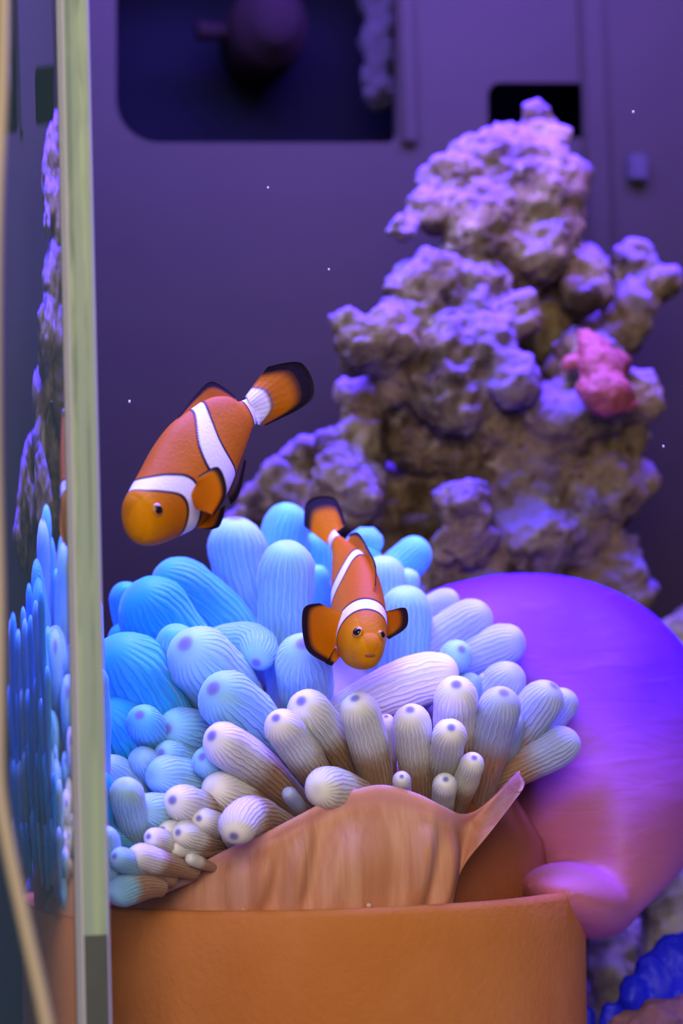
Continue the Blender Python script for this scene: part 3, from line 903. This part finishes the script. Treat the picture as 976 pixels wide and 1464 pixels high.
eye(fa, ba, 225, 729, 10, .03)

# --- second fish, nestled in the tentacles and facing out
fb = empty('clownfish', P(505, 870, .075), 'orange clownfish nestled among the tentacles, facing out of the tank', 'fish', None)
stB = [(530, 936, .0395, 529, 944, .0405, 4),
       (532, 905, .0420, 519, 956, .0460, 24),
       (533, 880, .0455, 506, 955, .0520, 33),
       (533, 860, .0510, 499, 945, .0600, 36),
       (532, 840, .0580, 493, 932, .0690, 36),
       (529, 815, .0670, 488, 905, .0780, 32),
       (521, 795, .0760, 484, 872, .0860, 26),
       (509, 782, .0850, 481, 832, .0920, 18),
       (495, 772, .0920, 479, 800, .0970, 11),
       (484, 765, .0980, 476, 786, .1010, 7),
       (478, 758, .1020, 470, 778, .1040, 4)]


def bandsB(s, h):
    d = []
    c1 = curve([(-1, 3.0), (0, 3.0), (1, 2.75)], h); d.append(abs(s - c1) - 0.36)
    c2 = curve([(-1, 6.0), (-.2, 5.6), (.4, 5.7), (1, 6.4)], h); d.append(abs(s - c2) - (0.36 - .1 * smoothstep(.3, 1, h)))
    d.append(max(8.9 - s, s - 11) if s > 8 else 9)
    return min(d)


bb_ = fish_body(fb, stB, bandsB, OR2)
fin('tail_fin', fb, [(469, 779, .1035), (473, 775, .1035), (477, 769, .1035), (480, 760, .1035)], [(434, 752, .107), (440, 716, .108), (478, 712, .108), (494, 750, .107)], OR, .40, BK, 0, .0005)
fin('dorsal_fin', fb, [(531, 850, .057), (531, 828, .066), (524, 804, .075), (510, 788, .084), (497, 777, .091)], [(537, 836, .056), (537, 808, .064), (526, 784, .073), (512, 762, .083), (500, 764, .091)], OR, .30, BK, 0, .0006)
fin('pectoral_fin', fb, [(494, 878, .056), (490, 888, .056), (488, 900, .0565), (487, 912, .057)], [(456, 862, .054), (433, 872, .052), (437, 926, .052), (466, 948, .054)], OR, .27, BK, 0, .0004, .001)
fin('pectoral_fin', fb, [(540, 876, .056), (542, 884, .056), (543, 892, .056), (543, 900, .056)], [(560, 872, .054), (580, 870, .053), (581, 896, .053), (556, 914, .054)], OR2, .34, BK, 0, .0004, .001)
fin('pelvic_fin', fb, [(492, 925, .060), (488, 932, .060), (486, 938, .060)], [(468, 928, .058), (464, 946, .058), (474, 952, .058)], OR, .5, BK, 0, .0004)
fin('anal_fin', fb, [(486, 890, .082), (484, 872, .086), (482, 850, .090)], [(482, 905, .082), (479, 880, .087), (478, 852, .090)], OR, .4, BK, 0, .0004)
bpy.context.view_layer.update()
eye(fb, bb_, 511, 904, 9, .045)
eye(fb, bb_, 545, 908, 8, .045)
d = (P(529, 937, .2) - CAM).normalized(); hit, loc, nrm, _ = bb_.ray_cast(bb_.matrix_world.inverted() @ CAM, d)
if hit:
    loc = bb_.matrix_world @ loc
    bm = bmesh.new(); bmesh.ops.create_uvsphere(bm, u_segments=20, v_segments=10, radius=1)
    for v_ in bm.verts: v_.co = Vector((v_.co.x * 8 * M(.04), v_.co.y * 3.2 * M(.04), v_.co.z * 1.5 * M(.04)))
    zt = nrm; xr = _r - zt * _r.dot(zt); xr.normalize(); yr_ = zt.cross(xr)
    bm.transform(Matrix.Translation(loc) @ Matrix((xr, yr_, zt)).transposed().to_4x4())
    me = bpy.data.meshes.new('mouth'); bm.to_mesh(me); bm.free(); link('mouth', me, m_mouth, fb)

# ------------------------------------------------------------------ equipment behind the rear wall
m_pump = plain('pump_plastic', (0.011, 0.005, 0.007), 0.95, 0.2, 40, spec=0.05)
pu = empty('wavemaker_pump', P(378, 50, TD + .030), 'dim round pump with side nozzle inside the rear chamber', 'pump')
pc = P(378, 48, TD + .03); rr = 58 * M(TD + .03)
v, f = [], []
prof = [(0.0, -.020), (.55, -.020), (.62, -.017), (.92, -.013), (1.0, -.008), (1.0, .012), (.9, .018), (0.0, .018)]
for (r_, dy) in prof:
    for k in range(48):
        a = 2 * math.pi * k / 48; v.append(pc + Vector((max(r_, .001) * rr * math.cos(a), dy, max(r_, .001) * rr * 1.15 * math.sin(a))))
for i in range(len(prof) - 1):
    for k in range(48):
        f.append((i * 48 + k, i * 48 + (k + 1) % 48, (i + 1) * 48 + (k + 1) % 48, (i + 1) * 48 + k))
pydata('housing', v, f, m_pump, pu)
tube('nozzle', [P(330, 46, TD + .03), P(300, 45, TD + .03), P(282, 44, TD + .03)], [14 * M(.27), 13 * M(.27), 16 * M(.27)], m_pump, pu)
tube('bracket', [P(378, 20, TD + .03), P(380, -60, TD + .035), P(382, -160, TD + .04)], [14 * M(.27)] * 3, m_pump, pu)
m_fil = plain('filter_sponge', (0.022, 0.014, 0.018), 0.95, 0.3, 90, .002, 300)
fs = blobs('filter_sponge', [(P(545 + random.uniform(-6, 8), -70 + 22 * k, TD + .022), 26 * M(.26)) for k in range(10)], .0014, m_fil, None, 3, ((130, .003, 'f'),))
tag(fs, 'rough column of grey filter sponge inside the rear chamber', 'filter sponge')
m_fit = plain('fitting', (0.018, 0.012, 0.02), 0.5)
a, b_ = P(893, 222, TD), P(922, 262, TD)
ft = box('wall_fitting', (a.x, TD - .004, b_.z), (b_.x, TD + .001, a.z), m_fit, None, .001)
tag(ft, 'small dark square fitting on the rear wall beside the rock', 'fitting')

# ------------------------------------------------------------------ cable outside the glass, crumbs, drifting specks
m_cab = plain('cable_jacket', (0.66, 0.54, 0.38), 0.5)
ctl = [(6, -80, -.105), (3, 120, -.105), (-6, 330, -.105), (-8, 600, -.105), (-3, 850, -.105), (-3, 1000, -.105), (-2, 1120, -.105), (14, 1220, -.105), (38, 1330, -.105), (58, 1420, -.105), (76, 1510, -.105), (92, 1600, -.105)]
pts = [P(*interp(ctl, i * 11 / 60)) for i in range(61)]
cb_ = tube('cable', pts, [8.5 * M(-.105)] * 61, m_cab)
tag(cb_, 'beige cable curving past the outside of the tank corner', 'cable')
m_cr = plain('crumb', (0.62, 0.42, 0.22), 0.8, 0.2, 300)
for k, (x, y_, r_) in enumerate(((341, 1310, 4), (350, 1309, 7), (527, 1303, 4))):
    dx = (P(x, 1303, .035).x - PC.x) / (PR - .003)
    yy = 0.10 - (PR - .003) * math.sqrt(1 - dx * dx)
    p = P(x, 1303, yy); p.z = RIM + r_ * .45 * M(yy)
    o = blobs('food_crumb', [(p, r_ * M(yy)), (p + Vector((r_ * .6 * M(yy), 0, -.0001)), r_ * .7 * M(yy))], .0003, m_cr, None, 1, ((900, .0004, 'f'),))
    tag(o, ['tiny pale crumb on the pot rim next to a bigger crumb', 'largest tan crumb resting on the pot rim', 'lone small crumb on the pot rim below the skirt'][k], 'crumb', 'crumbs on the pot rim')
m_sp = plain('speck', (0.9, 0.88, 0.85), 0.8)
for (x, y_, yy, r_, lab) in ((185, 574, .05, 1.8, 'tiny pale speck drifting between glass edge and side-on clownfish'), (905, 160, .06, 1.6, 'tiny pale speck drifting before the rear wall above its square fitting'),
                             (948, 638, .06, 1.5, 'tiny pale speck drifting beside the lower flank of the tall rock'), (383, 268, .07, 1.4, 'tiny pale speck drifting just below the large rear window'),
                             (470, 385, .07, 1.3, 'tiny pale speck drifting beside the upper knobs of the tall rock')):
    bm = bmesh.new(); bmesh.ops.create_icosphere(bm, subdivisions=2, radius=r_ * M(yy), matrix=Matrix.Translation(P(x, y_, yy)) @ Matrix.Diagonal((1, .8, 1.3, 1)))
    me = bpy.data.meshes.new('drifting_speck'); bm.to_mesh(me); bm.free()
    tag(link('drifting_speck', me, m_sp), lab, 'speck', 'drifting specks')
